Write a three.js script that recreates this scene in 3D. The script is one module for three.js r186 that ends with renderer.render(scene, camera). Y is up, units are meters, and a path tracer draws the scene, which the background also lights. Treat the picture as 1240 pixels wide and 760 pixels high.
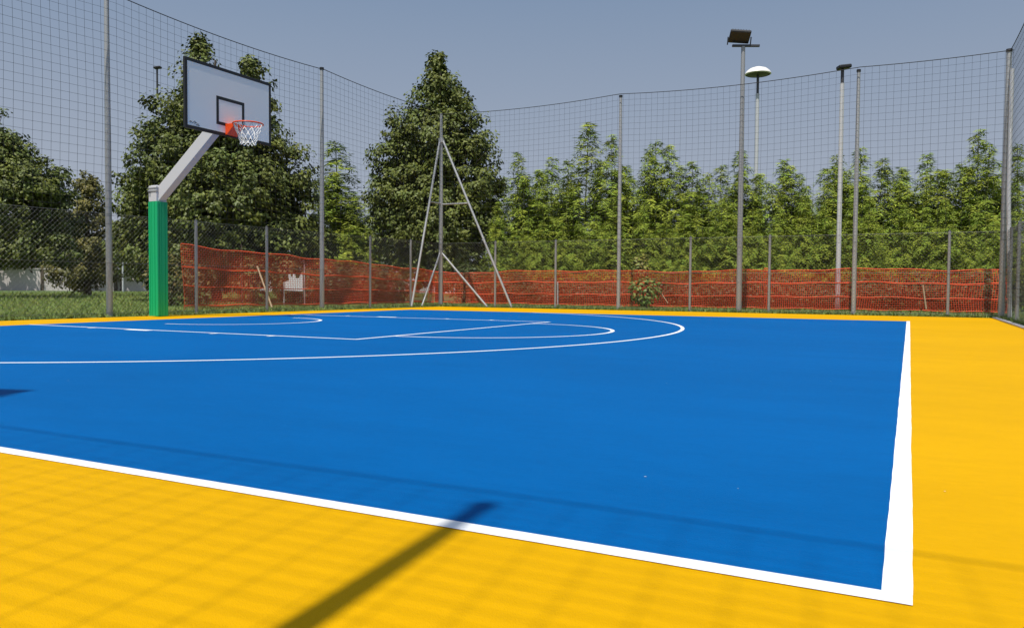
import * as THREE from 'three';
import { mergeGeometries } from 'three/addons/utils/BufferGeometryUtils.js';
import { RoundedBoxGeometry } from 'three/addons/geometries/RoundedBoxGeometry.js';

// ---------------------------------------------------------------- camera, sky, sun, exposure
const scene = new THREE.Scene();
const R = Math.PI / 180;
const CAM = { f: 954.8, pitch: -1.976 * R, roll: 0.413 * R, yaw: -116.755 * R, pos: new THREE.Vector3(10.823, 0.55, 8.893) };
const camera = new THREE.PerspectiveCamera(2 * Math.atan(380 / CAM.f) / R, 1024 / 627, 0.05, 900);
const FW = new THREE.Vector3(Math.cos(CAM.yaw) * Math.cos(CAM.pitch), Math.sin(CAM.pitch), Math.sin(CAM.yaw) * Math.cos(CAM.pitch));
const r0 = new THREE.Vector3().crossVectors(FW, new THREE.Vector3(0, 1, 0)).normalize();
const u0 = new THREE.Vector3().crossVectors(r0, FW);
const RT = r0.clone().multiplyScalar(Math.cos(CAM.roll)).addScaledVector(u0, Math.sin(CAM.roll));
const UP = u0.clone().multiplyScalar(Math.cos(CAM.roll)).addScaledVector(r0, -Math.sin(CAM.roll));
camera.position.copy(CAM.pos);
camera.quaternion.setFromRotationMatrix(new THREE.Matrix4().makeBasis(RT, UP, FW.clone().negate()));
scene.add(camera);
// where a sight line of the survey photograph reaches a given depth
function at(px, py, depth) {
  return CAM.pos.clone().addScaledVector(FW, depth).addScaledVector(RT, (px - 620) / CAM.f * depth).addScaledVector(UP, (380 - py) / CAM.f * depth);
}

const SUN = new THREE.Vector3(0.04, 0.912, 0.410).normalize();
function makeSky() {
  const w = 512, h = 256, d = new Float32Array(w * h * 4);
  const stops = [[-0.3, .30, .315, .345], [0, .42, .44, .49], [.12, .355, .405, .495], [.35, .205, .287, .425], [.7, .125, .21, .39], [1, .10, .185, .36]];
  for (let j = 0; j < h; j++) for (let i = 0; i < w; i++) {
    const el = ((j + .5) / h - .5) * Math.PI, az = ((i + .5) / w - .5) * 2 * Math.PI;
    const y = Math.sin(el), x = Math.cos(el) * Math.cos(az), z = Math.cos(el) * Math.sin(az);
    let k = 0; while (k < stops.length - 2 && y > stops[k + 1][0]) k++;
    const a = stops[k], b = stops[k + 1]; let t = Math.min(1, Math.max(0, (y - a[0]) / (b[0] - a[0])));
    const c = Math.max(-1, Math.min(1, x * SUN.x + y * SUN.y + z * SUN.z)), ang = Math.acos(c);
    const g = .34 * Math.exp(-ang * ang / (2 * .55 * .55)) + .9 * Math.exp(-ang / .12);
    const o = (j * w + i) * 4;
    d[o] = a[1] + (b[1] - a[1]) * t + g; d[o + 1] = a[2] + (b[2] - a[2]) * t + g * .97; d[o + 2] = a[3] + (b[3] - a[3]) * t + g * .9; d[o + 3] = 1;
  }
  const t = new THREE.DataTexture(d, w, h, THREE.RGBAFormat, THREE.FloatType);
  t.mapping = THREE.EquirectangularReflectionMapping; t.magFilter = THREE.LinearFilter; t.minFilter = THREE.LinearFilter; t.needsUpdate = true;
  return t;
}
scene.background = makeSky(); scene.environment = scene.background;
const sun = new THREE.DirectionalLight(new THREE.Color().setRGB(1, .955, .88), 4.7);
sun.position.copy(SUN).multiplyScalar(60).add(new THREE.Vector3(3, 0, -6)); sun.target.position.set(3, 0, -6);
sun.castShadow = true; sun.shadow.mapSize.set(4096, 4096); sun.shadow.bias = -0.0004;
Object.assign(sun.shadow.camera, { left: -40, right: 40, top: 40, bottom: -40, near: 1, far: 140 });
scene.add(sun, sun.target);
const renderer = new THREE.WebGLRenderer({ antialias: true });
renderer.toneMapping = THREE.LinearToneMapping; renderer.toneMappingExposure = 1.0;
renderer.shadowMap.enabled = true; renderer.shadowMap.type = THREE.PCFSoftShadowMap;

// ---------------------------------------------------------------- helpers
function rng(seed) { let a = seed >>> 0; return () => { a = a + 0x6D2B79F5 | 0; let t = Math.imul(a ^ a >>> 15, 1 | a); t = t + Math.imul(t ^ t >>> 7, 61 | t) ^ t; return ((t ^ t >>> 14) >>> 0) / 4294967296; }; }
const V = (x, y, z) => new THREE.Vector3(x, y, z);
const taken = {};
function numbered(n) { const k = taken[n] = (taken[n] ?? -1) + 1; return k ? n + '_' + String(k).padStart(3, '0') : n; }
function shade(o) { o.castShadow = true; o.receiveShadow = true; return o; }
function tag(o, label, category, group) { o.userData.label = label; o.userData.category = category; if (group) o.userData.group = group; return o; }
function thing(name, label, category, pos = [0, 0, 0], group) {
  const g = new THREE.Group(); g.name = numbered(name); g.position.set(...pos); scene.add(g); return tag(g, label, category, group);
}
function part(parent, name, geo, mat, stuff) { const m = shade(new THREE.Mesh(geo, mat)); m.name = name; if (stuff) m.userData.kind = 'stuff'; parent.add(m); return m; }
function structure(name, geo, mat, label, category) {
  const m = geo ? shade(new THREE.Mesh(geo, mat)) : new THREE.Group(); m.name = numbered(name); scene.add(m); tag(m, label, category); m.userData.kind = 'structure'; return m;
}
// triangle collector
class Soup {
  constructor() { this.p = []; this.n = []; this.c = null; this.uv = []; }
  tri(a, b, c, col) {
    const ux = b[0] - a[0], uy = b[1] - a[1], uz = b[2] - a[2], vx = c[0] - a[0], vy = c[1] - a[1], vz = c[2] - a[2];
    let nx = uy * vz - uz * vy, ny = uz * vx - ux * vz, nz = ux * vy - uy * vx; const l = Math.hypot(nx, ny, nz) || 1; nx /= l; ny /= l; nz /= l;
    this.p.push(...a, ...b, ...c); this.n.push(nx, ny, nz, nx, ny, nz, nx, ny, nz);
    if (col) { this.c ??= []; this.c.push(...col, ...col, ...col); }
  }
  // tapered tube along points; smooth normals
  tube(pts, rad, sides = 3, col, squash) {
    const rings = [];
    for (let i = 0; i < pts.length; i++) {
      const a = pts[Math.max(0, i - 1)], b = pts[Math.min(pts.length - 1, i + 1)];
      const t = b.clone().sub(a).normalize();
      const ref = Math.abs(t.y) > .9 ? V(1, 0, 0) : V(0, 1, 0);
      const s = new THREE.Vector3().crossVectors(t, ref).normalize(), q = new THREE.Vector3().crossVectors(s, t);
      const r = typeof rad === 'number' ? rad : rad[i]; const ring = [];
      for (let k = 0; k < sides; k++) {
        const an = k / sides * 2 * Math.PI, n = s.clone().multiplyScalar(Math.cos(an) * (squash || 1)).addScaledVector(q, Math.sin(an));
        ring.push([[pts[i].x + n.x * r, pts[i].y + n.y * r, pts[i].z + n.z * r], n.clone().normalize().toArray()]);
      }
      rings.push(ring);
    }
    for (let i = 0; i + 1 < rings.length; i++) for (let k = 0; k < sides; k++) {
      const a = rings[i][k], b = rings[i][(k + 1) % sides], c = rings[i + 1][k], d = rings[i + 1][(k + 1) % sides];
      for (const v of [a, d, b, a, c, d]) { this.p.push(...v[0]); this.n.push(...v[1]); if (col) { this.c ??= []; this.c.push(...col); } }
    }
    return this;
  }
  geo() {
    const g = new THREE.BufferGeometry();
    g.setAttribute('position', new THREE.BufferAttribute(new Float32Array(this.p), 3));
    g.setAttribute('normal', new THREE.BufferAttribute(new Float32Array(this.n), 3));
    if (this.c) g.setAttribute('color', new THREE.BufferAttribute(new Float32Array(this.c), 3));
    g.setAttribute('uv', new THREE.BufferAttribute(new Float32Array(this.p.length / 3 * 2), 2));
    return g;
  }
}
const tubeGeo = (pts, rad, sides = 12) => new Soup().tube(pts, rad, sides).geo();
function boxAt(w, h, d, x, y, z) { const g = new THREE.BoxGeometry(w, h, d); g.translate(x, y, z); return g; }
function rbox(w, h, d, r, x = 0, y = 0, z = 0) { const g = new RoundedBoxGeometry(w, h, d, 2, r); g.translate(x, y, z); return g; }

// value noise textures
function noiseGrid(size, cell, seed) {
  const rand = rng(seed), n = size / cell, g = new Float32Array(n * n).map(() => rand()), out = new Float32Array(size * size);
  for (let y = 0; y < size; y++) for (let x = 0; x < size; x++) {
    const fx = x / cell, fy = y / cell, x0 = Math.floor(fx), y0 = Math.floor(fy); let tx = fx - x0, ty = fy - y0; tx = tx * tx * (3 - 2 * tx); ty = ty * ty * (3 - 2 * ty);
    const a = g[(y0 % n) * n + x0 % n], b = g[(y0 % n) * n + (x0 + 1) % n], c = g[((y0 + 1) % n) * n + x0 % n], d = g[((y0 + 1) % n) * n + (x0 + 1) % n];
    out[y * size + x] = a + (b - a) * tx + (c - a) * ty + (a - b - c + d) * tx * ty;
  }
  return out;
}
function fbm(size, cells, weights, seed) {
  const o = new Float32Array(size * size); let tw = 0;
  cells.forEach((c, i) => { const g = noiseGrid(size, c, seed + i * 17); tw += weights[i]; for (let k = 0; k < o.length; k++) o[k] += g[k] * weights[i]; });
  for (let k = 0; k < o.length; k++) o[k] /= tw; return o;
}
function tex(size, fn, srgb, rep) {
  const d = new Uint8Array(size * size * 4);
  for (let i = 0; i < size * size; i++) { const c = fn(i, i % size, Math.floor(i / size)); for (let k = 0; k < 3; k++) d[i * 4 + k] = Math.max(0, Math.min(255, Math.round(c[k] * 255))); d[i * 4 + 3] = 255; }
  const t = new THREE.DataTexture(d, size, size); t.wrapS = t.wrapT = THREE.RepeatWrapping; t.magFilter = THREE.LinearFilter; t.minFilter = THREE.LinearMipmapLinearFilter; t.generateMipmaps = true; t.anisotropy = 8;
  if (srgb) t.colorSpace = THREE.SRGBColorSpace; if (rep) t.repeat.set(rep, rep); t.needsUpdate = true; return t;
}
const s2 = l => l <= .0031308 ? 12.92 * l : 1.055 * Math.pow(l, 1 / 2.4) - .055;   // linear to sRGB
function std(lin, rough = .8, extra = {}) { const m = new THREE.MeshStandardMaterial({ roughness: rough, side: THREE.DoubleSide, ...extra }); m.color.setRGB(...lin); return m; }

const N1 = fbm(512, [2, 8, 64, 256], [.5, .3, .55, .5], 5), N2 = fbm(512, [2, 4, 16], [1, .7, .3], 91), N3 = fbm(512, [1, 2, 4], [.6, .8, .5], 33);
const NC = fbm(1024, [1, 4, 16, 64, 256], [.35, .35, .3, .45, .6], 71);
const paintTex = (lin, amt) => tex(1024, i => { const k = 1 + amt * (NC[i] - .5); return lin.map(c => s2(c * k)); }, true);
const grainBump = tex(512, i => [N3[i], N3[i], N3[i]], false);
function courtMat(lin, amt, rough, uvm) {
  const m = new THREE.MeshPhysicalMaterial({ roughness: rough, side: THREE.DoubleSide, specularIntensity: .07 });
  m.map = paintTex(lin, amt); m.map.repeat.set(.11, .3); m.bumpMap = grainBump.clone(); m.bumpMap.repeat.set(3.1, 3.1); m.bumpMap.needsUpdate = true; m.bumpScale = .0012; return m;
}
const M = {
  yellow: courtMat([.615, .330, .001], .24, .58), blue: courtMat([.0004, .095, .308], .36, .58),
  white: std([.82, .82, .81], .6), whitePlain: std([.86, .865, .86], .55),
  galv: null, darkSteel: std([.06, .06, .065], .5, { metalness: .3 }), black: std([.012, .012, .014], .5),
  cord: std([.018, .02, .024], .8), rope: std([.008, .009, .012], .7), wire: std([.20, .205, .20], .45, { metalness: .6 }),
  orange: std([.74, .085, .018], .6), rimOrange: std([.80, .075, .008], .35), netWhite: std([.82, .82, .8], .8),
  green: null, wood: null, bark: null, concrete: null
};
{
  const g = tex(256, i => { const v = .40 + .22 * (N2[i] - .5) + .16 * (N1[i] - .5); return [s2(v), s2(v * 1.01), s2(v * 1.02)]; }, true); g.repeat.set(6, 6);
  M.galv = new THREE.MeshStandardMaterial({ map: g, roughness: .5, metalness: .45, side: THREE.DoubleSide });
  M.galvBright = std([.60, .61, .63], .5, { metalness: .15 });
  M.arm = std([.60, .60, .62], .5, { metalness: .1 });
  M.pole = std([.34, .345, .35], .5, { metalness: .4 });
  M.lampPole = std([.55, .56, .57], .5, { metalness: .1 });
  M.green = std([.001, .40, .145], .5);
  M.wood = std([.52, .36, .22], .8); M.bark = std([.10, .078, .058], .95); M.culm = std([.20, .21, .07], .6);
  const c = tex(256, i => { const v = .55 + .25 * (N1[i] - .5) + .12 * (N2[i] - .5); return [s2(v * 1.04), s2(v * .96), s2(v * .92)]; }, true);
  M.concrete = new THREE.MeshStandardMaterial({ map: c, roughness: .92, side: THREE.DoubleSide });
}

// ---------------------------------------------------------------- ground and court
{
  const gr = tex(512, i => { const a = N1[i], b = N2[i]; return [s2(.075 + .05 * (b - .4) + .04 * (a - .5)), s2(.115 + .06 * (b - .4) + .03 * (a - .5)), s2(.026 + .02 * (b - .4))]; }, true);
  gr.repeat.set(1, 1);
  const g = new THREE.PlaneGeometry(700, 700); g.rotateX(-Math.PI / 2); g.translate(0, -.035, 0);
  const uv = g.attributes.uv; for (let i = 0; i < uv.count; i++) uv.setXY(i, uv.getX(i) * 500, uv.getY(i) * 500);
  structure('ground', g, new THREE.MeshStandardMaterial({ map: gr, roughness: 1 }), 'flat green lawn ground reaching out around the painted court', 'ground');
}
// a strip of paint between two offset edges with small unevenness
function strip(pts, width, y, seed, wob = .0012) {
  const rand = rng(seed), p = [], uv = [], idx = []; let ja = 0, jb = 0;
  for (let i = 0; i < pts.length; i++) {
    const a = pts[Math.max(0, i - 1)], b = pts[Math.min(pts.length - 1, i + 1)], dx = b[0] - a[0], dz = b[1] - a[1], l = Math.hypot(dx, dz), nx = -dz / l, nz = dx / l;
    ja = ja * .7 + (rand() - .5) * wob; jb = jb * .7 + (rand() - .5) * wob;
    p.push(pts[i][0] + nx * (width / 2 + ja), y, pts[i][1] + nz * (width / 2 + ja), pts[i][0] - nx * (width / 2 + jb), y, pts[i][1] - nz * (width / 2 + jb));
    uv.push(pts[i][0], pts[i][1], pts[i][0] + .05, pts[i][1]);
    if (i) { const k = i * 2; idx.push(k - 2, k, k - 1, k - 1, k, k + 1); }
  }
  const g = new THREE.BufferGeometry(); g.setAttribute('position', new THREE.Float32BufferAttribute(p, 3)); g.setAttribute('uv', new THREE.Float32BufferAttribute(uv, 2)); g.setIndex(idx); g.computeVertexNormals();
  const n = g.attributes.normal; for (let i = 0; i < n.count; i++) n.setXYZ(i, 0, 1, 0); return g;
}
const lin = (a, b, step = .06) => { const n = Math.max(2, Math.ceil(Math.hypot(b[0] - a[0], b[1] - a[1]) / step)); return Array.from({ length: n + 1 }, (_, i) => [a[0] + (b[0] - a[0]) * i / n, a[1] + (b[1] - a[1]) * i / n]); };
const arc = (cx, cz, r, a0, a1, n = 120) => Array.from({ length: n + 1 }, (_, i) => { const a = (a0 + (a1 - a0) * i / n) * R; return [cx + Math.cos(a) * r, cz + Math.sin(a) * r]; });
function sheet(poly, y) {   // polygon in x,z, uv in metres
  const s = new THREE.Shape(poly.map(q => new THREE.Vector2(q[0], -q[1]))), g = new THREE.ShapeGeometry(s); g.rotateX(-Math.PI / 2); g.translate(0, y, 0);
  const n = g.attributes.normal; for (let i = 0; i < n.count; i++) n.setXYZ(i, 0, 1, 0); return g;
}
const BX = .36, BFAR = -6.42, BNEAR = 7.32, BR = 10.79;      // blue field; outer edge of the lines is 5 cm further
{
  const court = structure('basketball_court', null, null, 'smooth painted basketball half court, blue field inside a yellow border with white lines', 'court');
  const out = [[-1.3, 9.35], [-.48, -9.32], [12.3, -9.32], [12.3, 9.35]];
  const s = new THREE.Shape(out.map(q => new THREE.Vector2(q[0], -q[1]))), sl = new THREE.ExtrudeGeometry(s, { depth: .12, bevelEnabled: false }); sl.rotateX(-Math.PI / 2); sl.translate(0, -.12, 0);
  part(court, 'yellow_border', sl, M.yellow);
  part(court, 'blue_field', sheet([[BX, BNEAR + .03], [.47, BFAR], [BR + .03, BFAR + .02], [BR + .03, BNEAR + .03]], .0011), M.blue);
  const L = (name, pts, w, seed, wob) => part(court, name, strip(pts, w, .002 + (name === 'lane_mark' ? .0008 : 0), seed, wob), M.white);
  L('sideline', lin([BX, BNEAR + .025], [BR + .05, BNEAR + .025]), .052, 1, .0012);
  part(court, 'halfway_line', strip(lin([BR + .025, BFAR - .01], [BR + .025, BNEAR - .001]), .052, .002, 2, .0016), M.white);
  L('three_point_line', arc(1.575, 0, 6.725, -72.5, 90 - .01, 220), .05, 3);
  L('free_throw_line', lin([5.775, -2.45], [5.775, 2.45]), .05, 4);
  L('key_line', lin([BX, 2.425], [5.75, 2.425]), .05, 5); L('key_line', lin([BX + .1, -2.425], [5.75, -2.425]), .05, 6);
  L('free_throw_semicircle', arc(5.8, 0, 1.775, -90, 90), .05, 7);
  L('no_charge_semicircle', arc(1.575, 0, 1.275, -90, 90), .05, 8);
  let k = 9; for (const sd of [1, -1]) for (const [x, w] of [[1.75, .05], [2.6, .4], [3.85, .05], [4.7, .05]]) L('lane_mark', lin([x, sd * 2.45], [x, sd * 2.56], .05), w, k++);
  { // stray flecks of dried paint and grit lying on the field
    const rand = rng(64), fl = new Soup();
    for (let i = 0; i < 45; i++) { const x = 1 + rand() * 11, z = -5 + rand() * 13.8, r = .002 + .0035 * rand() * rand(), n = 6, a0 = rand() * 6; const q = Array.from({ length: n }, (_, k) => { const a = a0 - k / n * 6.283, e = r * (.6 + .6 * rand()); return [x + Math.cos(a) * e, .0032, z + Math.sin(a) * e]; }); for (let k = 1; k + 1 < n; k++) fl.tri(q[0], q[k], q[k + 1]); }
    part(court, 'paint_flecks', fl.geo(), std([.55, .54, .50], .8), true);
  }
  const kerb = structure('kerb', mergeGeometries([boxAt(.09, .16, 18.9, 12.345 + .001, -.065, 0)]), M.concrete, 'narrow grey concrete edging along the right end of the yellow border', 'kerb');
}

// ---------------------------------------------------------------- fences, poles and ball nets
const XL = z => -1.2 + .055 * (-z), XR = 12.55, ZB = -9.55, ZN = 9.45;
const CL = V(XL(ZB), 0, ZB), NL = V(XL(ZN), 0, ZN), CR = V(XR, 0, ZB), NR = V(XR, 0, ZN);
// chain link: two families of slanting wires, cut to the panel
function chainWires(a, b, y0, y1, offs, pitch = .078, r = .0013) {
  const s = new Soup(), d = b.clone().sub(a), L = d.length(); d.normalize(); const n = V(-d.z, 0, d.x), H = y1 - y0;
  for (const [dir, o] of [[1, offs], [-1, offs + .004]]) for (let t = -H; t < L + H; t += pitch) {
    let t0 = t, t1 = t + dir * H, ya = y0, yb = y1;
    const cl = (tt, lim) => y0 + (lim - t) * dir;
    if (t0 < 0) { ya = cl(0, 0); t0 = 0; } else if (t0 > L) { ya = cl(0, L); t0 = L; }
    if (t1 < 0) { yb = cl(0, 0); t1 = 0; } else if (t1 > L) { yb = cl(0, L); t1 = L; }
    if (yb - ya < .02 || ya > y1 || yb < y0) continue;
    const P = (tt, y) => a.clone().addScaledVector(d, tt).addScaledVector(n, o).setY(y);
    s.tube([P(t0, ya), P(t1, yb)], r, 3);
  }
  return s.geo();
}
function chainFence(a, b, posts, inner, label, group) {
  const f = thing('chain_link_fence', label, 'fence', [0, 0, 0], group); const d = b.clone().sub(a).normalize(), n = V(-d.z, 0, d.x);
  for (const t of posts) {
    const p = a.clone().addScaledVector(d, t), post = part(f, 'post', tubeGeo([V(p.x, -.1, p.z), V(p.x, 1.74, p.z)], .029, 10), M.pole);
    part(post, 'cap', (() => { const g = new THREE.SphereGeometry(.031, 8, 4, 0, 7, 0, Math.PI / 2); g.translate(p.x, 1.738, p.z); return g; })(), M.darkSteel);
  }
  part(f, 'wire_mesh', chainWires(a, b, .02, 1.72, inner * .038), M.wire, true);
  for (const y of [.06, .9, 1.72]) { const q = p => p.clone().addScaledVector(n, inner * .036).setY(y); part(f, 'tension_wire', tubeGeo([q(a), q(b)], .003, 4), M.wire); }
  return f;
}
chainFence(NL, CL, [7.6, 5.4 + 1.7, 4.0, 2.5, -1.63, -3.35, -6.6, -8.2].map(z => (ZN - z) * 1.0015), 1, 'grey chain link fence with slim posts behind the hoop end of the court', 'low chain link fences round the court');
chainFence(CL, CR, [1.02, 2.76, 6.21, 8.0, 11.53].map(x => x - CL.x), 1, 'grey chain link fence with slim posts in front of the red barrier netting and bamboo', 'low chain link fences round the court');
chainFence(CR, NR, [.58, 1.78, 3.55, 7.1, 8.85, 12.4, 14.2, 17.6], 1, 'grey chain link fence running along the kerb at the end away from the hoop', 'low chain link fences round the court');
chainFence(NR, NL, [1.2, 4.5, 6.2, 9.7, 11.5], 1, 'grey chain link fence behind the near sideline casting its mesh shadow', 'low chain link fences round the court');
function netPole(x, z, h, label, group, r = .048) {
  const t = thing('net_pole', label, 'pole', [x, 0, z], group);
  part(t, 'shaft', tubeGeo([V(0, -.2, 0), V(0, h * .5, 0), V(0, h - .04, 0)], [r, r * .95, r * .72], 16), M.galv);
  part(t, 'cap', (() => { const g = new THREE.CylinderGeometry(r * .92, r * .92, .05, 14); g.translate(0, h - .025, 0); return g; })(), M.black);
  return t;
}
const HL = 5.5, HC = 5.25, HB = 5.24, HR = 5.3, HN = 5.25;
netPole(XL(.03) - .07, .05, HL, 'tall grey net pole just left of the green hoop post', null, .052);
netPole(XL(-5.03) - .07, -5.03, HL - .1, 'tall grey net pole between the hoop and the braced corner mast', null, .052);
netPole(XL(5.4) - .07, 5.4, HL, 'tall grey net pole beyond the key on the lawn side');
netPole(4.42, ZB - .08, HB, 'tall grey net pole behind the far sideline, next to the leafy sapling');
netPole(9.75, ZB - .08, HB, 'tall grey net pole behind the far sideline beside a slim white lamp post');
netPole(4.7, ZN + .08, HN, 'tall grey net pole behind the near sideline', 'near side net poles'); netPole(10.11, ZN + .08, HN, 'tall grey net pole behind the near sideline', 'near side net poles', .04);
netPole(XL(ZN) - .05, ZN + .08, HN, 'tall grey net pole behind the near sideline', 'near side net poles');
netPole(XR + .07, -4.2, HR, 'tall grey net pole on the kerb end fence', 'kerb end net poles'); netPole(XR + .07, 1.1, HR, 'tall grey net pole on the kerb end fence', 'kerb end net poles'); netPole(XR + .07, 6.4, HR, 'tall grey net pole on the kerb end fence', 'kerb end net poles');
netPole(XR + .05, ZN + .08, HR, 'tall grey corner net pole where near and kerb end fences meet');
{ // braced corner masts
  const t = thing('corner_mast', 'galvanised corner mast braced by four slanting tubes like a tripod', 'pole', [CL.x, 0, CL.z]);
  part(t, 'mast', tubeGeo([V(0, -.2, 0), V(0, HC * .5, 0), V(0, HC, 0)], [.06, .056, .035], 14), M.galv);
  const br = (a, b, r, n = 'brace') => part(t, n, tubeGeo([a, b], r, 10), M.galv);
  const zt = V(-.03, 4.5, .03);
  br(V(-.02, -.1, 1.42), V(-.01, 4.52, .05), .032); br(V(2.25, -.1, .02), V(.05, 4.52, 0), .032);
  br(V(-.02, -.1, .98), V(0, 1.45, .04), .028); br(V(1.58, -.1, .02), V(.04, 1.45, 0), .028);
  br(V(.05, 2.78, 0), V(.86, 2.78, .01), .022, 'crossbar'); br(V(0, 2.8, .05), V(-.01, 2.8, .55), .022, 'crossbar');
  part(t, 'clamp', (() => { const g = new THREE.CylinderGeometry(.075, .075, .12, 14); g.translate(0, 4.52, 0); return g; })(), M.galv);
  const c = thing('corner_mast', 'tall pale corner mast with one slanting strut next to the kerb end', 'pole', [12.47, 0, ZB - .02]);
  part(c, 'mast', tubeGeo([V(0, -.2, 0), V(0, HR * .5, 0), V(.01, HR, 0)], [.06, .056, .05], 14), M.galv);
  part(c, 'strut', tubeGeo([V(.1, -.1, .52), V(.05, 2.4, .2), V(.06, 4.9, .06)], .04, 10), M.galvBright);
  part(c, 'cap', (() => { const g = new THREE.CylinderGeometry(.056, .056, .06, 12); g.translate(.01, HR - .02, 0); return g; })(), M.darkSteel);
}
// ball-stop netting: knotted square mesh hung from a head rope that dips between poles
function ballNet(a, b, poles, h0, h1, bottom, off, seed, label, cell = .14, r = .0023, rope = .0078) {
  const g = thing('ball_stop_net', label, 'net', [0, 0, 0], 'ball stop nets round the court'), d = b.clone().sub(a), L = d.length(); d.normalize(); const n = V(-d.z, 0, d.x), rand = rng(seed);
  const ph = [rand() * 6, rand() * 6, rand() * 6];
  const top = t => { let k = 0; while (k < poles.length - 2 && t > poles[k + 1]) k++; const q = (t - poles[k]) / (poles[k + 1] - poles[k]), span = poles[k + 1] - poles[k]; return h0 + (h1 - h0) * t / L - 4 * q * (1 - q) * .0034 * span * span; };
  const P = (t, v) => {   // v 0..1 from the bottom to the head rope
    const y = bottom + (top(t) - bottom) * v, w = Math.sin(t * 1.9 + ph[0] + v * 2) * .5 + Math.sin(t * .83 + ph[1] - v * 3.3) * .5;
    const dt = Math.sin(v * 9 + t * 1.3 + ph[2]) * .012 + Math.sin(v * 4 + t * .6) * .014;
    return a.clone().addScaledVector(d, Math.min(L, Math.max(0, t + dt * (1 - v)))).addScaledVector(n, off + w * .035 * (1 - v * v)).setY(y + Math.sin(t * 2.4 + v * 5 + ph[1]) * .008 * (1 - v));
  };
  const s = new Soup(), nc = Math.round((h0 - bottom) / cell), nv = Math.round(L / cell);
  for (let i = 0; i <= nv; i++) { const t = L * i / nv, pts = []; for (let k = 0; k <= 10; k++) pts.push(P(t, k / 10)); s.tube(pts, r, 3); }
  for (let k = 0; k < nc; k++) { const pts = [], m = Math.ceil(L / .3); for (let i = 0; i <= m; i++) pts.push(P(L * i / m, k / nc)); s.tube(pts, r, 3); }
  part(g, 'mesh', s.geo(), M.cord, true);
  const pts = [], m = Math.ceil(L / .2); for (let i = 0; i <= m; i++) pts.push(P(L * i / m, 1)); part(g, 'head_rope', tubeGeo(pts, rope, 6), M.rope);
  return g;
}
{
  const dl = p => ZN - p;
  ballNet(NL, CL, [0, dl(5.4), dl(.05), dl(-5.03), dl(ZB)], HL, HL - .22, 1.55, .04, 11, 'dark square mesh ball net hung on poles behind the hoop');
  ballNet(CL, CR, [0, 4.42 - CL.x, 9.75 - CL.x, XR - CL.x], HC - .02, HB + .03, 1.55, .04, 12, 'dark square mesh ball net in front of the bamboo behind the far sideline');
  ballNet(CR, NR, [0, 5.35, 10.65, 15.95, ZN - ZB], HR, HR, .3, .04, 13, 'dark square mesh ball net along the kerb end');
  ballNet(NR, NL, [0, XR - 10.11, XR - 4.7, XR - NL.x], HN, HN, .3, .04, 14, 'dark square mesh ball net along the near sideline', .14, .0018, .0058);
}

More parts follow.
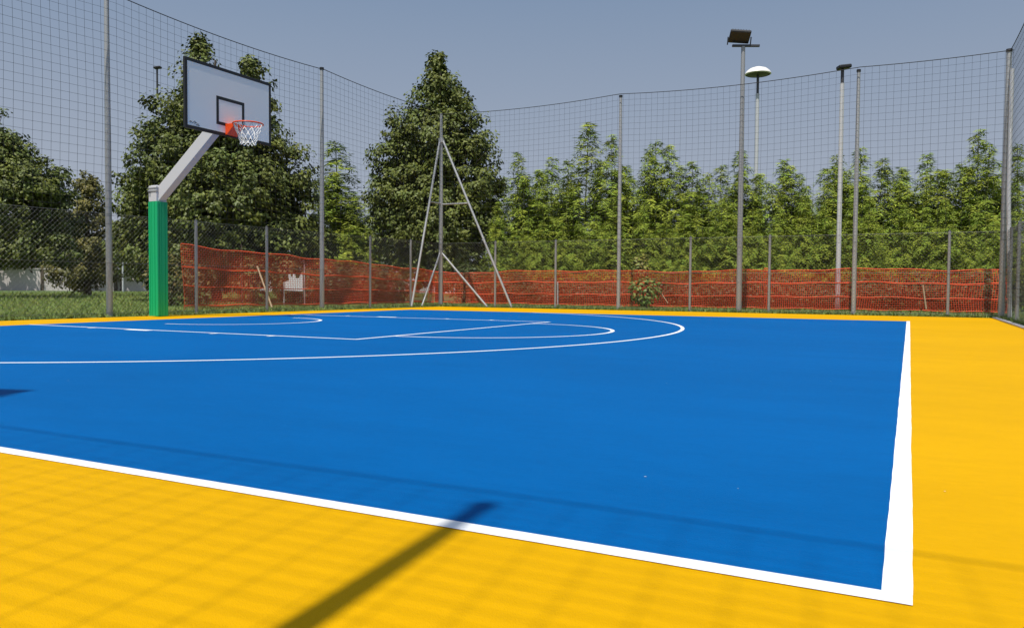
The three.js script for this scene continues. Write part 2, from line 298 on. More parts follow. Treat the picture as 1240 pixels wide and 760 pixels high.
// ---------------------------------------------------------------- basketball hoop
{
  const t = thing('basketball_hoop', 'basketball hoop with white backboard on a slanting arm over a green padded post', 'hoop', [-.62, 0, -.40]);
  const bx = 1.53, bz = -.16, by = 2.955;      // backboard face, relative to the post
  { // padding: square, four panels with standing ribs and seams
    const sh = new THREE.Shape(), w = .145, pts = [];
    for (let s = 0; s < 4; s++) { const ca = Math.cos(s * Math.PI / 2), sa = Math.sin(s * Math.PI / 2); for (const [u, v] of [[-.125, w], [-.075, w], [-.072, w - .012], [-.064, w - .012], [-.061, w], [.02, w], [.023, w - .008], [.031, w - .008], [.034, w], [.075, w], [.078, w - .012], [.086, w - .012], [.089, w], [.125, w], [w - .006, w - .006]]) pts.push([u * ca + v * sa, -u * sa + v * ca]); }
    pts.forEach(([x, y], i) => i ? sh.lineTo(x, y) : sh.moveTo(x, y)); sh.closePath();
    const g = new THREE.ExtrudeGeometry(sh, { depth: 1.93, bevelEnabled: false }); g.rotateX(-Math.PI / 2); g.translate(0, .01, 0); g.scale(.76, 1, .76);
    part(t, 'post_padding', g, M.green);
  }
  const post = part(t, 'post', rbox(.16, 2.2, .16, .012, 0, 1.12, 0), M.galvBright);
  const br = part(t, 'arm_bracket', rbox(.19, .27, .21, .01, -.005, 2.075, 0), M.arm);
  part(br, 'bolt_band', rbox(.21, .03, .23, .006, -.005, 2.12, 0), M.galv); part(br, 'bolt_band', rbox(.21, .02, .23, .006, -.005, 2.17, 0), M.galv);
  for (const z of [.12, -.12]) part(br, 'bolt', (() => { const g = new THREE.CylinderGeometry(.014, .014, .03, 6); g.rotateX(Math.PI / 2); g.translate(-.06, 2.1, z); return g; })(), M.darkSteel);
  { // arm
    const a = V(.0, 2.0, 0), b = V(bx - .12, 3.30, bz), L = a.distanceTo(b), g = rbox(L, .19, .15, .012);
    const m = part(t, 'arm', g, M.arm); m.position.copy(a).lerp(b, .5); m.rotation.set(0, Math.atan2(-(b.z - a.z), b.x - a.x), Math.atan2(b.y - a.y, Math.hypot(b.x - a.x, b.z - a.z)), 'YZX');
    const plate = part(t, 'mount_plate', rbox(.08, .62, .5, .01, bx - .075, 3.30, bz), M.arm);
  }
  { // backboard with printed borders
    const b = part(t, 'backboard', rbox(.03, 1.05, 1.8, .004, bx - .015, by + .525, bz), M.whitePlain);
    const e = .0021, bar = (y0, y1, z0, z1, n, d = e) => part(b, n, boxAt(d, y1 - y0, z1 - z0, bx + d / 2 - .0002, by + (y0 + y1) / 2, bz + (z0 + z1) / 2), M.black);
    const fr = (y0, y1, z0, z1, n) => part(b, n, rbox(.042, y1 - y0, z1 - z0, .003, bx - .0165, by + (y0 + y1) / 2, bz + (z0 + z1) / 2), M.black);
    fr(-.012, .038, -.905, .905, 'frame_bar'); fr(1.012, 1.062, -.905, .905, 'frame_bar'); fr(.0385, 1.0115, -.905, -.858, 'frame_bar'); fr(.0385, 1.0115, .858, .905, 'frame_bar');
    bar(.15, .20, -.295, .295, 'target_bar'); bar(.55, .60, -.295, .295, 'target_bar'); bar(.2, .55, -.295, -.245, 'target_bar'); bar(.2, .55, .245, .295, 'target_bar');
    // small dark maker's emblem, low in the corner
    const s = new Soup(), Z = (z, y) => V(bx + .002, by + y, bz + z), c = (...q) => s.tube(q.map(k => Z(k[0], k[1])), .0045, 4);
    c([.83, .085], [.80, .105], [.77, .085]); c([.80, .105], [.80, .075]); c([.765, .08], [.72, .115], [.70, .085]); c([.735, .075], [.69, .095], [.66, .07], [.64, .085]); c([.70, .06], [.63, .058]);
    part(b, 'emblem', s.geo(), M.darkSteel);
  }
  { // rim and net
    const rim = new THREE.TorusGeometry(.232, .0115, 10, 48); rim.rotateX(Math.PI / 2); const rx = bx + .15 + .232, ry = by + .17; rim.translate(rx, ry, bz);
    const r = part(t, 'rim', rim, M.rimOrange);
    const sh = new THREE.Shape(); sh.moveTo(0, 0); sh.lineTo(.17, 0); sh.lineTo(.17, -.04); sh.lineTo(.03, -.165); sh.lineTo(0, -.165); sh.closePath();
    const g = new THREE.ExtrudeGeometry(sh, { depth: .22, bevelEnabled: true, bevelSize: .005, bevelThickness: .005, bevelSegments: 1 }); g.translate(bx + .006, ry + .01, bz - .11); part(r, 'rim_bracket', g, M.rimOrange);
    const s = new Soup(), K = 12, rows = [[0, .226], [.09, .192], [.17, .158], [.245, .138], [.285, .118], [.32, .126]], rand = rng(4);
    const pt = (row, k) => { const [dy, rr] = rows[row], a = (k + (row % 2 ? .5 : 0)) / K * 2 * Math.PI; return V(rx + Math.cos(a) * rr + (rand() - .5) * .006, ry - .008 - dy + (rand() - .5) * .01, bz + Math.sin(a) * rr); };
    const grid = rows.map((_, i) => Array.from({ length: K }, (_, k) => pt(i, k)));
    for (let i = 0; i + 1 < rows.length; i++) for (let k = 0; k < K; k++) { const o = i % 2 ? 1 : -1; s.tube([grid[i][k], grid[i + 1][k]], .0064, 4); s.tube([grid[i][k], grid[i + 1][(k + o + K) % K]], .0064, 4); }
    part(t, 'net', s.geo(), M.netWhite, true);
  }
}

// ---------------------------------------------------------------- lamps
function floodlight(x, z, h, turn, label, group) {
  const t = thing('floodlight_mast', label, 'floodlight', [x, 0, z], group);
  part(t, 'shaft', tubeGeo([V(0, -.2, 0), V(0, 3, 0), V(0, h, 0)], [.066, .058, .045], 14), M.pole);
  const bar = part(t, 'crossbar', rbox(.62, .05, .06, .006, .06, h + .02, 0), M.darkSteel); bar.rotation.y = turn;
  const hd = new THREE.Group(); hd.name = 'lamp_head'; t.add(hd); hd.position.set(0, h + .04, 0); hd.rotation.y = turn;
  const b = part(hd, 'housing', rbox(.46, .07, .33, .02), M.black); b.position.set(-.10, .17, .06); b.rotation.set(-.62, 0, -.10);
  part(b, 'glass', rbox(.43, .008, .29, .003, 0, -.0375, 0), std([.02, .02, .02], .5));
  for (let i = 0; i < 7; i++) part(b, 'fin', boxAt(.012, .03, .30, -.18 + i * .06, .049, 0), M.black);
  for (const sx of [-.36, .16]) part(hd, 'yoke', tubeGeo([V(sx, 0, 0), V(sx, .16, .06)], .014, 6), M.darkSteel);
  return t;
}
{
  const p = at(890, 376, 17.75); floodlight(p.x, ZB - .12, 6.05, .45, 'grey floodlight mast with a dark tilted lamp head rising above the ball net');
  floodlight(6.88, ZN + .46, 6.9, Math.PI + .3, 'grey floodlight mast behind the near sideline casting its shadow on the blue');
  // round-topped street lamp
  const q = at(913.5, 348, 34), hq = at(915, 90, 34).y, t = thing('street_lamp', 'slim pale street lamp with a white mushroom shaped hood', 'street lamp', [q.x, 0, q.z]);
  part(t, 'shaft', tubeGeo([V(0, -.2, 0), V(0, hq - .9, 0)], [.09, .075], 12), M.lampPole);
  part(t, 'neck', tubeGeo([V(0, hq - .9, 0), V(0, hq - .1, 0)], .055, 10), M.darkSteel);
  const hood = [[0, .33], [.18, .31], [.36, .245], [.48, .15], [.55, .04], [.55, .02], [.50, .0]].map(a => new THREE.Vector2(a[0], a[1] - .05));
  const hg = new THREE.LatheGeometry(hood, 28); hg.translate(0, hq - .05, 0); part(t, 'hood', hg, std([.80, .77, .72], .4));
  const un = new THREE.LatheGeometry([[0, -.07], [.12, -.065], [.34, -.04], [.51, .0], [.53, .012]].map(a => new THREE.Vector2(a[0], a[1] + .02)), 28); un.translate(0, hq - .09, 0); part(t, 'reflector', un, std([.07, .06, .05], .5));
  const slim = (px, pyTop, pyBase, depth, dark, label, turn) => {
    const b = at(px, pyBase, depth), h = at(px + 1.5, pyTop, depth).y, o = thing('slim_lamp_post', label, 'lamp post', [b.x, 0, b.z]);
    part(o, 'shaft', tubeGeo([V(0, -.2, 0), V(0, h - dark, 0)], [.06, .05], 10), M.lampPole); part(o, 'neck', tubeGeo([V(0, h - dark, 0), V(0, h, 0)], .038, 8), M.darkSteel);
    const hd = part(o, 'lamp_head', rbox(.30, .09, .22, .03), M.black); hd.position.set(.03, h + .02, 0); hd.rotation.set(0, turn, .12);
  };
  slim(1014.5, 85, 370, 18.9, .36, 'slim white lamp post with small dark head behind the red barrier netting', .5);
  slim(192, 85, 350, 34, 1.2, 'slim lamp post with dark tilted head half hidden behind the big tree', .4);
  slim(148.5, 290, 352, 52, .5, 'distant short white post seen between the trees beyond the lawn', .4);
}

// ---------------------------------------------------------------- orange barrier netting and small things in the grass
function barrier(a, b, h0, h1, seed, label, bands, sagAmt) {
  const g = thing('barrier_net', label, 'barrier net', [0, 0, 0], 'plastic barrier nets behind the fences'), d = b.clone().sub(a), L = d.length(); d.normalize(); const n = V(-d.z, 0, d.x), rand = rng(seed);
  const ph = Array.from({ length: 6 }, () => rand() * 6.3);
  const P = (t, v) => {
    const q = t / L, H = h0 + (h1 - h0) * q, sg = sagAmt * (Math.sin(t * .9 + ph[0]) * .5 + .5 * Math.sin(t * 2.1 + ph[1]));
    const w = .07 * Math.sin(t * 1.35 + ph[2] + v * 1.5) + .04 * Math.sin(t * 3.1 + ph[3] - v * 2.2) + .02 * Math.sin(t * 6.3 + v * 5 + ph[4]);
    return a.clone().addScaledVector(d, t + .02 * Math.sin(v * 6 + t * 2)).addScaledVector(n, w).setY(.03 + (H + sg) * v + .012 * Math.sin(t * 5 + v * 7 + ph[5]));
  };
  const s = new Soup(), nv = Math.round(L / .048), nh = Math.round(h0 / .048);
  for (let i = 0; i <= nv; i++) { const pts = []; for (let k = 0; k <= 8; k++) pts.push(P(L * i / nv, k / 8)); s.tube(pts, .0056, 3); }
  for (let k = 0; k <= nh; k++) { const pts = [], m = Math.ceil(L / .12); for (let i = 0; i <= m; i++) pts.push(P(L * i / m, k / nh)); s.tube(pts, .006, 3); }
  part(g, 'mesh', s.geo(), M.orange, true);
  for (const v of bands) { const pts = [], m = Math.ceil(L / .12); for (let i = 0; i <= m; i++) pts.push(P(L * i / m, v)); part(g, 'band', tubeGeo(pts, .013, 5), M.orange); }
  return { g, P, L };
}
const ZK = ZB - 1.5, XK = -2.45;
barrier(V(XK, 0, -2.42), V(XK + .5, 0, ZK - .1), 1.34, .98, 21, 'tall orange plastic barrier net hung behind the fence at the hoop', [.06, .36, .66, .995], .03);
barrier(V(XK + .45, 0, ZK), V(12.72, 0, ZK - .1), 0.94, 0.98, 22, 'long orange red plastic barrier net below the bamboo', [.05, .34, .68, .995], .035);
function stake(a, b, r, mat, label, name = 'wooden_stake') {
  const o = shade(new THREE.Mesh(new Soup().tube([a, a.clone().lerp(b, .5), b], [r, r * .97, r * .9], 4).geo(), mat)); o.name = numbered(name); scene.add(o); tag(o, label, 'stake'); return o;
}
{
  const onX = (px, py, x) => { const d = at(px, py, 1).sub(CAM.pos); return CAM.pos.clone().addScaledVector(d, (x - CAM.pos.x) / d.x); }, onZ = (px, py, z) => { const d = at(px, py, 1).sub(CAM.pos); return CAM.pos.clone().addScaledVector(d, (z - CAM.pos.z) / d.z); };
  stake(onX(329, 372, -1.7), onX(311, 322, -2.1), .024, M.wood, 'pale wooden stake leaning against the tall orange barrier net');
  stake(onX(293, 372, -2.55), onX(292, 296, -2.55), .016, M.bark, 'thin dark upright stake carrying the tall orange barrier net');
  stake(onZ(675.5, 372, -10.9), onZ(675.5, 341, -10.9), .016, M.lampPole, 'short white upright stake in front of the long barrier net', 'white_stake');
  stake(onZ(1122, 374, -10.9), onZ(1118, 345, -10.9), .02, M.wood, 'short pale wooden stake at the right half of the long barrier net');
  stake(onZ(809, 367, -10.75), onZ(797, 349, -10.75), .012, M.wood, 'small yellowish stick leaning beside the leafy sapling');
  const r = barrier(onZ(924.5, 378, ZK + .12).setY(0), onZ(930, 378, ZK + .12).setY(0), 1.0, 1.0, 23, 'narrow overlapping end of bright orange barrier net', [.995], .0);
  // white jagged board on two stakes
  const c = onX(357, 372, -3.1), t = thing('white_sign_board', 'small white board with jagged top on two thin stakes behind the orange net', 'sign', [c.x, 0, c.z]);
  const sh = new THREE.Shape(); const pl = [[-.25, .42], [.2, .40], [.2, .66], [.19, .86], [.14, .86], [.11, .74], [.02, .72], [0, .85], [-.04, .85], [-.06, .76], [-.1, .76], [-.12, .84], [-.16, .83], [-.15, .66], [-.25, .64]];
  pl.forEach(([x, y], i) => i ? sh.lineTo(x, y) : sh.moveTo(x, y)); sh.closePath();
  const g = new THREE.ExtrudeGeometry(sh, { depth: .012, bevelEnabled: false }), yaw = Math.atan2(-FW.x, -FW.z) + .15; g.rotateY(yaw); part(t, 'board', g, M.whitePlain);
  for (const sx of [-.27, .235]) part(t, 'leg', tubeGeo([V(sx * Math.cos(yaw), -.1, -sx * Math.sin(yaw)), V(sx * Math.cos(yaw), sx > 0 ? 1.08 : .64, -sx * Math.sin(yaw))], .014, 6), M.lampPole);
}
{ // low wall far behind the lawn
  const t = thing('garden_wall', 'long low pinkish grey concrete wall with posts far beyond the lawn', 'wall', at(100, 351, 64).setY(0).toArray()); t.rotation.y = -.95;
  for (let i = 0; i < 14; i++) { const z = -42 + i * 6; part(t, 'wall_panel', boxAt(.25, 1.75, 5.82, 0, .8, z), M.concrete); part(t, 'post', boxAt(.34, 1.95, .22, .02, .88, z + 3), M.bark); }
  for (let i = 0; i < 14; i++) part(t, 'coping', boxAt(.36, .09, 5.8, 0, 1.72, -42 + i * 6), M.concrete);
}

// ---------------------------------------------------------------- trees
const leafMat = new THREE.MeshPhysicalMaterial({ vertexColors: true, roughness: .5, side: THREE.DoubleSide, transmission: 0, specularIntensity: .55 });
const bambooMat = new THREE.MeshPhysicalMaterial({ vertexColors: true, roughness: .9, side: THREE.DoubleSide, transmission: 0, thickness: 0, specularIntensity: .3 });
function leaf(s, c, d, n, L, W, col, fold = .25) {
  const sx = d.y * n.z - d.z * n.y, sy = d.z * n.x - d.x * n.z, sz = d.x * n.y - d.y * n.x, k = .42;
  const a = [c.x, c.y, c.z], t = [c.x + d.x * L, c.y + d.y * L, c.z + d.z * L], f = fold * W;
  const m1 = [c.x + d.x * L * k + sx * W - n.x * f, c.y + d.y * L * k + sy * W - n.y * f, c.z + d.z * L * k + sz * W - n.z * f];
  const m2 = [c.x + d.x * L * k - sx * W - n.x * f, c.y + d.y * L * k - sy * W - n.y * f, c.z + d.z * L * k - sz * W - n.z * f];
  s.tri(a, m1, t, col); s.tri(a, t, m2, col);
}
const rv = r => { let x, y, z, l; do { x = r() * 2 - 1; y = r() * 2 - 1; z = r() * 2 - 1; l = x * x + y * y + z * z; } while (l > 1 || l < .01); l = Math.sqrt(l); return V(x / l, y / l, z / l); };
// broadleaf tree: lobes [px, py, rx px, ry px, depth shift m]
function broadTree(name, label, depth, base, lobes, o) {
  const rand = rng(o.seed), root = at(base, 360, depth); const t = thing(name, label, 'tree', [root.x, 0, root.z], o.group), s = new Soup(), wood = new Soup();
  const W = lobes.map(l => ({ c: at(l[0], l[1], depth + (l[4] || 0)).sub(root).setY(at(l[0], l[1], depth + (l[4] || 0)).y), rx: l[2] / CAM.f * depth, ry: l[3] / CAM.f * depth }));
  const top = Math.max(...W.map(w => w.c.y)), limbs = [];
  const tp = [V(0, -.2, 0), V(.03, top * .35, .04), V(-.04, top * .7, 0), V(0, top * .95, 0)]; wood.tube(tp, [o.trunk, o.trunk * .75, o.trunk * .4, .03], 9);
  for (const w of W) {
    const vol = w.rx * w.rx * w.ry, nC = Math.max(16, Math.round(o.density * vol / (o.clump ** 3) * .26));
    const y0 = Math.max(.6, Math.min(top * .8, w.c.y - w.ry * .8 - w.rx * .5)); wood.tube([V(0, y0, 0), V(w.c.x * .5, (y0 + w.c.y) * .5 + .1, w.c.z * .5), w.c], [o.trunk * .45, o.trunk * .28, .02], 6);
    for (let i = 0; i < nC; i++) {
      const dir = rv(rand), rr = .30 + .70 * Math.pow(rand(), .45), jag = 1 + .26 * (rand() - .42);
      const cc = V(w.c.x + dir.x * w.rx * rr * jag, w.c.y + dir.y * w.ry * rr * jag, w.c.z + dir.z * w.rx * rr * jag);
      if (cc.y < o.floor) cc.y = o.floor + rand() * .4;
      const tone = .75 + .5 * rand(), yel = rand(), cr = o.clump * (.6 + .7 * rand());
      if (rand() < .3) wood.tube([w.c.clone().lerp(cc, .25), cc], [.02, .006], 3);
      const nl = Math.round(o.leaves * (.6 + .8 * rand()));
      for (let k = 0; k < nl; k++) {
        const q = rv(rand), ql = Math.cbrt(rand()) * cr, c = V(cc.x + q.x * ql, cc.y + q.y * ql * .75, cc.z + q.z * ql);
        const n = q.clone().multiplyScalar(.6).add(dir.clone().multiplyScalar(.75)).add(V(0, .4, 0)).addScaledVector(rv(rand), .75).normalize();
        const d0 = rv(rand).addScaledVector(dir, .4).add(V(0, -.55, 0)); d0.addScaledVector(n, -d0.dot(n)).normalize();
        const f = tone * (.8 + .4 * rand()), y = yel * .5 + rand() * .5;
        leaf(s, c, d0, n, o.size * (.75 + .5 * rand()), o.size * .36, [o.col[0] * f * (.78 + .44 * y), o.col[1] * f * (.92 + .16 * y), o.col[2] * f * (1.1 - .4 * y)]);
      }
    }
  }
  part(t, 'trunk', wood.geo(), M.bark); part(t, 'crown', s.geo(), leafMat, true); return t;
}
const LIND = { density: 6.2, clump: .30, leaves: 46, size: .125, trunk: .16, floor: .5, col: [.112, .135, .028] };
broadTree('linden_tree', 'big dark green leafy tree standing behind the hoop', 24, 262, [[240, 60, 7, 14], [240, 82, 16, 24], [243, 110, 32, 34], [302, 84, 9, 18], [305, 112, 24, 32], [275, 140, 62, 45], [205, 150, 36, 40, .3], [215, 200, 62, 50, -.4], [310, 190, 40, 60, -.5], [345, 212, 36, 34, -.2], [350, 250, 40, 42], [270, 245, 90, 55, -.5], [180, 262, 40, 45, -.3], [262, 185, 60, 60, .3], [225, 235, 60, 50, .2], [250, 300, 92, 42], [330, 290, 50, 42, -.4], [175, 310, 36, 34], [355, 296, 44, 34], [385, 310, 24, 22, .4], [232, 328, 52, 20, -.2], [300, 328, 56, 20, -.2], [262, 338, 70, 16]], { ...LIND, seed: 101 });
broadTree('linden_tree', 'tall dense pointed leafy tree standing behind the braced corner mast', 27, 532, [[529, 76, 5, 12], [530, 94, 14, 20], [534, 114, 28, 32], [552, 128, 26, 30], [520, 125, 24, 30], [530, 165, 52, 42], [478, 160, 14, 30], [485, 195, 34, 48], [575, 178, 24, 40], [560, 215, 46, 52, -.4], [500, 235, 54, 52, -.3], [585, 245, 26, 44], [535, 275, 72, 50], [480, 285, 34, 38], [530, 320, 66, 34]], { ...LIND, seed: 102 });
broadTree('linden_tree', 'dark leafy tree at the edge of the lawn with low spreading boughs', 27, -34, [[-8, 168, 26, 40], [-30, 200, 60, 60], [10, 200, 34, 40], [40, 225, 42, 32, -.4], [60, 228, 28, 26], [0, 262, 70, 45, -.4], [60, 280, 38, 36], [-40, 280, 60, 40], [20, 306, 66, 22, -.3], [-30, 310, 40, 20]], { ...LIND, seed: 103, floor: 1.25 });
broadTree('linden_tree', 'small brownish green cone shaped tree beside the hoop post, boughs touching the lawn', 33, 106, [[104, 222, 12, 16], [106, 245, 22, 26], [108, 270, 30, 30], [105, 300, 38, 30], [100, 326, 40, 22], [104, 340, 20, 10]], { ...LIND, seed: 104, floor: .15, col: [.145, .135, .036] });
broadTree('linden_tree', 'light green leafy tree showing between the big tree and the hoop post', 31, 189, [[155, 245, 22, 26], [175, 265, 28, 30], [160, 290, 28, 26], [190, 300, 30, 30]], { ...LIND, seed: 105, floor: 1.25, col: [.125, .165, .032] });
{ // loose trees far off, behind the wall and beyond the kerb end
  const far = 'distant leafy tree beyond the low wall', G = 'distant trees beyond the low wall'; let sd = 120;
  for (const [px, py, rx, ry, dp] of [[-20, 300, 40, 28, 62], [45, 308, 34, 22, 66], [92, 305, 36, 26, 70], [140, 312, 30, 22, 64], [185, 308, 34, 26, 68], [232, 305, 40, 30, 66]])
    broadTree('distant_tree', far, dp, px, [[px, py, rx, ry], [px - rx * .5, py + 8, rx * .7, ry * .8], [px + rx * .5, py + 6, rx * .7, ry * .8]], { ...LIND, seed: sd++, group: G, clump: .8, leaves: 26, size: .36, floor: 1 });
}
// bamboo: a few plume variants, cloned
function bambooGeo(seed) {   // plume about 6 m high: pointed leaders with arching, drooping fronds of fine leaves
  const rand = rng(seed), s = new Soup(), w = new Soup(), H = 6, lead = 3 + (seed % 2);
  for (let q = 0; q < lead; q++) {
    const h = H * (q ? .5 + .36 * rand() : 1), az = rand() * 6.28, lean = q ? .35 + .5 * rand() : .08, bx = (rand() - .5) * .5, bz = (rand() - .5) * .5;
    const C = v => V(bx + Math.cos(az) * lean * v * v, h * v, bz + Math.sin(az) * lean * v * v);
    w.tube(Array.from({ length: 7 }, (_, i) => C(i / 6)), Array.from({ length: 7 }, (_, i) => .022 * (1 - i / 7) + .003), 5);
    const nodes = Math.round(h * 22);
    for (let i = 0; i < nodes; i++) {
      const v = .05 + .95 * Math.pow((i + rand()) / nodes, .88), o = C(Math.min(1, v)), a = rand() * 6.28;
      const len = (.08 + 1.15 * Math.pow(Math.max(0, 1 - v), .76) * (v < .35 ? .62 + v * 1.0 : 1)) * (.55 + .65 * rand());
      const out = V(Math.cos(a), .45 + .35 * rand(), Math.sin(a)).normalize(), side = V(-Math.sin(a), 0, Math.cos(a)), tone = .72 + .5 * rand(), yel = rand();
      const F = e => o.clone().addScaledVector(out, len * e).add(V(0, -.85 * len * e * e * e, 0));
      if (i % 3 === 0) w.tube([o, F(.6), F(1)], [.006, .004, .002], 3);
      const nl = 10 + Math.round(len * 36);
      for (let k = 0; k < nl; k++) {
        const e = .12 + .92 * (k + rand()) / nl, c = F(e).addScaledVector(rv(rand), .045), sg = k % 2 ? 1 : -1;
        const d = out.clone().multiplyScalar(.55).addScaledVector(side, sg * .75).add(V(0, -.35 - .55 * e, 0)).addScaledVector(rv(rand), .4).normalize();
        const n = rv(rand).multiplyScalar(.55).add(V(out.x * .75, .65, out.z * .75)); n.addScaledVector(d, -n.dot(d)).normalize();
        const f = tone * (.75 + .5 * rand()), y = yel * .6 + .4 * rand();
        leaf(s, c, d, n, .09 + .085 * rand(), .0105 + .006 * rand(), [.25 * f * (.7 + .6 * y), .315 * f * (.9 + .2 * y), .042 * f], .15);
      }
    }
  }
  return [s.geo(), w.geo()];
}
const variants = [201, 202, 203, 204, 205].map(bambooGeo);
{
  const rand = rng(77); let n = 0;
  const put = (px, pyTop, depth, label, group, wide = 1, name = 'bamboo_plant') => {
    const b = at(px, 362, depth), h = at(px, pyTop, depth).y, [lf, st] = variants[n++ % variants.length];
    const t = thing(name, label, 'bamboo', [b.x, 0, b.z], group), k = h / 5.9; t.scale.set(k * wide, k, k * wide); t.rotation.y = rand() * 6.28;
    part(t, 'crown', lf, bambooMat, true); part(t, 'culms', st, M.culm); return t;
  };
  const A = 'feathery light green bamboo plant in the tall row behind the far fence', GA = 'bamboo row behind the far fence';
  for (const [x, y] of [[622, 188], [648, 212], [672, 193], [704, 155], [690, 196], [744, 168], [776, 176], [792, 186], [816, 180], [846, 198], [872, 204], [899, 184], [938, 198], [962, 204], [986, 208], [950, 210], [974, 212], [1000, 206], [1012, 192], [1042, 184], [1064, 196], [1084, 206], [1112, 192], [1140, 212], [1164, 200], [1186, 162], [1206, 176], [1232, 180], [636, 214], [660, 208], [724, 196], [760, 202], [830, 204], [858, 212], [886, 210], [918, 214], [1026, 208], [1098, 206], [1128, 210], [1152, 208]]) put(x, y, 27 - (x - 620) * .0085 + rand() * 1.6, x === 704 ? 'tallest feathery bamboo plume of the row, near the net pole by the sapling' : x === 1186 ? 'tall feathery bamboo plume of the row next to the pale corner mast' : A, GA, 1.45 + .3 * rand());
  const Bq = 'shorter bamboo plant bending over the barrier net in the front of the row', GB = 'shorter bamboo plants at the front of the row';
  for (let x = 605; x < 1235; x += 22 + rand() * 9) put(x, 238 + rand() * 40, 24.5 - (x - 620) * .009 + rand() * 1.2, Bq, GB, 1.35 + .3 * rand());
  for (let x = 612; x < 1235; x += 34 + rand() * 10) put(x, 204 + rand() * 25, 30 - (x - 620) * .006, 'bamboo plant in the shaded back of the row', 'bamboo plants in the back of the row', 1.5);
  put(427, 178, 31, 'pointed light green bamboo plant standing alone between the two big leafy trees', null, 2.3);
  for (const [x, y] of [[398, 222], [412, 212], [446, 214], [434, 240], [404, 262], [420, 236]]) put(x, y, 29 + rand() * 2, 'low bamboo plant filling the gap between the two big leafy trees', 'low bamboo between the big trees', 2.0);
  for (const [x, z, h] of [[16.5, -12, 5], [17.5, -9, 5.4], [16.8, -5.5, 5], [17.6, -2, 5.3]]) { const [lf, st] = variants[n++ % 5], t = thing('bamboo_plant', 'bamboo plant beyond the kerb end fence', 'bamboo', [x, 0, z], 'bamboo beyond the kerb end'); t.scale.setScalar(h / 5.9); part(t, 'crown', lf, bambooMat, true); part(t, 'culms', st, M.culm); }
}
// shrubs filling the foot of the row, seen through the barrier net
function shrub(name, label, p, rx, ry, o) {
  const rand = rng(o.seed), t = thing(name, label, o.cat || 'shrub', [p.x, 0, p.z], o.group), s = new Soup(), w = new Soup();
  for (let i = 0; i < o.stems; i++) { const a = rand() * 6.28, e = V(Math.cos(a) * rx * .7 * rand(), ry * (1.1 + .8 * rand()), Math.sin(a) * rx * .7 * rand()); w.tube([V((rand() - .5) * .06, -.1, (rand() - .5) * .06), e.clone().multiplyScalar(.5).add(V(0, .1, 0)), e], [.014, .01, .004], 4); }
  for (let i = 0; i < o.n; i++) {
    const q = rv(rand), l = .35 + .65 * Math.cbrt(rand()), c = V(q.x * rx * l, ry + q.y * ry * l * .95 + (o.lift || 0), q.z * rx * l), nn = q.clone().add(V(0, .9, 0)).addScaledVector(rv(rand), .6).normalize(), d = rv(rand).add(V(0, -.3, 0)); d.addScaledVector(nn, -d.dot(nn)).normalize();
    const f = .65 + .7 * rand(), y = rand(); leaf(s, c, d, nn, o.size * (.7 + .6 * rand()), o.size * .34, [o.col[0] * f * (.8 + .5 * y), o.col[1] * f, o.col[2] * f]);
  }
  part(t, 'stems', w.geo(), M.bark); part(t, 'foliage', s.geo(), leafMat, true); return t;
}
{
  const rand = rng(55);
  for (let x = 596; x < 1225; x += 30) { const dd = at(x, 362, 1).sub(CAM.pos), p = CAM.pos.clone().addScaledVector(dd, (ZK - 1.35 - rand() * .8 - CAM.pos.z) / dd.z); shrub('shrub', 'dark leafy shrub at the foot of the bamboo, behind the long barrier net', p, .9, .40 + .15 * rand(), { seed: 300 + x, n: 1300, size: .10, stems: 8, col: [.045, .06, .016], group: 'shrubs behind the long barrier net' }); }
  for (let i = 0; i < 7; i++) { const p = V(-4.4 - rand() * 1.2, 0, -4.2 - i * 1.25); shrub('shrub', 'dry yellowish green shrub behind the tall orange barrier net', p, .55, .5 + .25 * rand(), { seed: 400 + i, n: 480, size: .12, stems: 6, col: [.12, .11, .03], group: 'shrubs behind the tall barrier net' }); }
  for (let i = 0; i < 9; i++) { const p = V(-3.9 + i * .42 + rand() * .4, 0, -7.2 - i * .75 - rand() * .5); if (p.z > ZK - .8) p.x = Math.min(p.x, -3.5); shrub('shrub', 'dark green shrub under the tall pointed tree, behind the corner of the barrier nets', p, .75, .5 + .2 * rand(), { seed: 430 + i, n: 1100, size: .11, stems: 7, col: [.06, .08, .02], group: 'shrubs under the tall pointed tree' }); }
  const d = at(781, 376, 1).sub(CAM.pos), p = CAM.pos.clone().addScaledVector(d, (-10.3 - CAM.pos.z) / d.z);
  shrub('sapling', 'small leafy green sapling between the fence and the long barrier net', p, .42, .38, { seed: 500, n: 300, size: .115, stems: 8, lift: .1, col: [.14, .21, .045], cat: 'sapling' });
  const d2 = at(776, 330, 1).sub(CAM.pos), p2 = CAM.pos.clone().addScaledVector(d2, (-11.8 - CAM.pos.z) / d2.z);
  shrub('sapling', 'yellow green sapling top rising above the long barrier net', p2, .26, .5, { seed: 501, n: 300, size: .12, stems: 4, lift: .55, col: [.16, .17, .03], cat: 'sapling' });
}

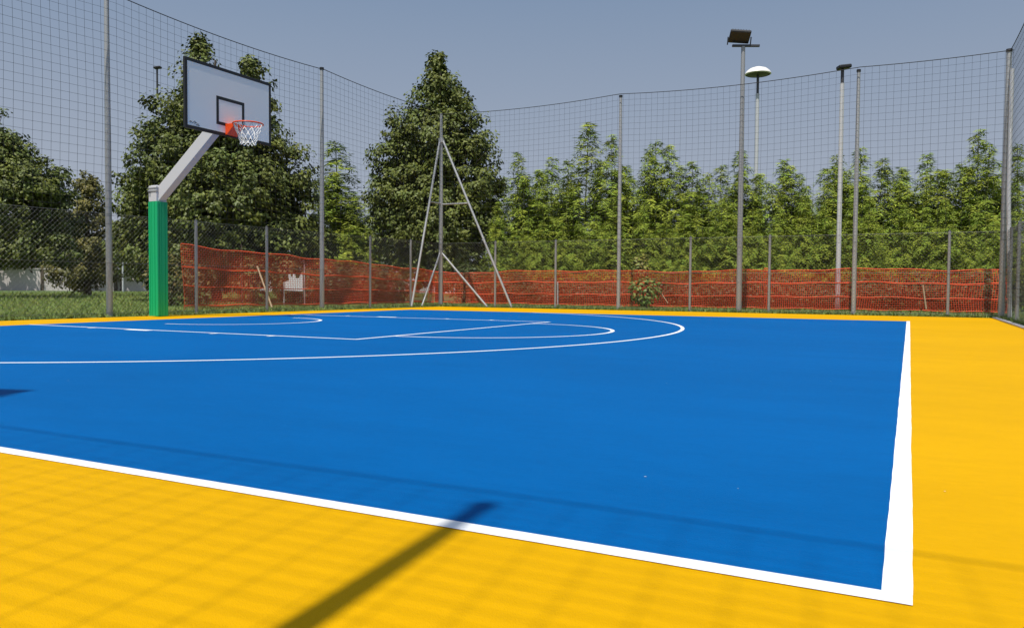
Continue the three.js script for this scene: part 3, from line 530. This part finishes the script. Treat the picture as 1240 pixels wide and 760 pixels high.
// ---------------------------------------------------------------- grass
{
  const s = new Soup(), rand = rng(9);
  for (let i = 0; i < 9; i++) { const a = rand() * 6.28, h = .05 + .07 * rand(), r = .05 * rand(), x = Math.cos(a * 3) * r, z = Math.sin(a * 3) * r, l = .03 + .04 * rand(), w = .006; s.tri([x - Math.sin(a) * w, 0, z + Math.cos(a) * w], [x + Math.sin(a) * w, 0, z - Math.cos(a) * w], [x + Math.cos(a) * l, h, z + Math.sin(a) * l]); }
  for (let i = 0; i < 4; i++) { const a = rand() * 6.28, r = .02 + .04 * rand(), x = Math.cos(a) * r, z = Math.sin(a) * r, h = .03 + .03 * rand(); leaf(s, V(x, h, z), V(Math.cos(a), .1, Math.sin(a)).normalize(), V(-.1 * Math.cos(a), 1, 0).normalize(), .035, .014, null); }
  const spots = [], clear = (x, z) => x > -.89 - .044 * z - .03 && x < 12.42 && z > -9.40 && z < 9.45;
  const scatter = (x0, x1, z0, z1, dens, k0, k1) => { const n = (x1 - x0) * (z1 - z0) * dens; for (let i = 0; i < n; i++) { const x = x0 + rand() * (x1 - x0), z = z0 + rand() * (z1 - z0); if (!clear(x, z)) spots.push([x, z, k0 + (k1 - k0) * rand()]); } };
  scatter(-5.5, -.4, -10, 7, 330, .7, 1.35); scatter(-12, -5.5, -14, 6, 130, .9, 1.7); scatter(-30, -12, -32, 0, 26, 1.3, 2.4); scatter(-2, 12.6, -11.2, -9.35, 420, .7, 1.5); scatter(-3, 13, -16, -11.2, 70, 1, 1.8); scatter(12.35, 13.4, -11, 9.4, 260, .7, 1.4); scatter(-1, 13, 9.4, 10.4, 120, .7, 1.3);
  const mat = new THREE.MeshStandardMaterial({ roughness: .8, side: THREE.DoubleSide }), im = new THREE.InstancedMesh(s.geo(), mat, spots.length), m4 = new THREE.Matrix4(), q = new THREE.Quaternion(), c = new THREE.Color();
  spots.forEach(([x, z, k], i) => { q.setFromAxisAngle(V(0, 1, 0), rand() * 6.28); m4.compose(V(x, -.035, z), q, V(k, k * (.45 + .55 * rand()), k)); im.setMatrixAt(i, m4); const f = .7 + .65 * rand(), y = rand(); c.setRGB((.135 + .09 * y * y) * f, (.205 + .03 * y) * f, .045 * f); im.setColorAt(i, c); });
  im.name = 'lawn_grass'; shade(im); tag(im, 'short green grass and clover growing round the court edges', 'grass'); im.userData.kind = 'stuff'; scene.add(im);
}
renderer.render(scene, camera);
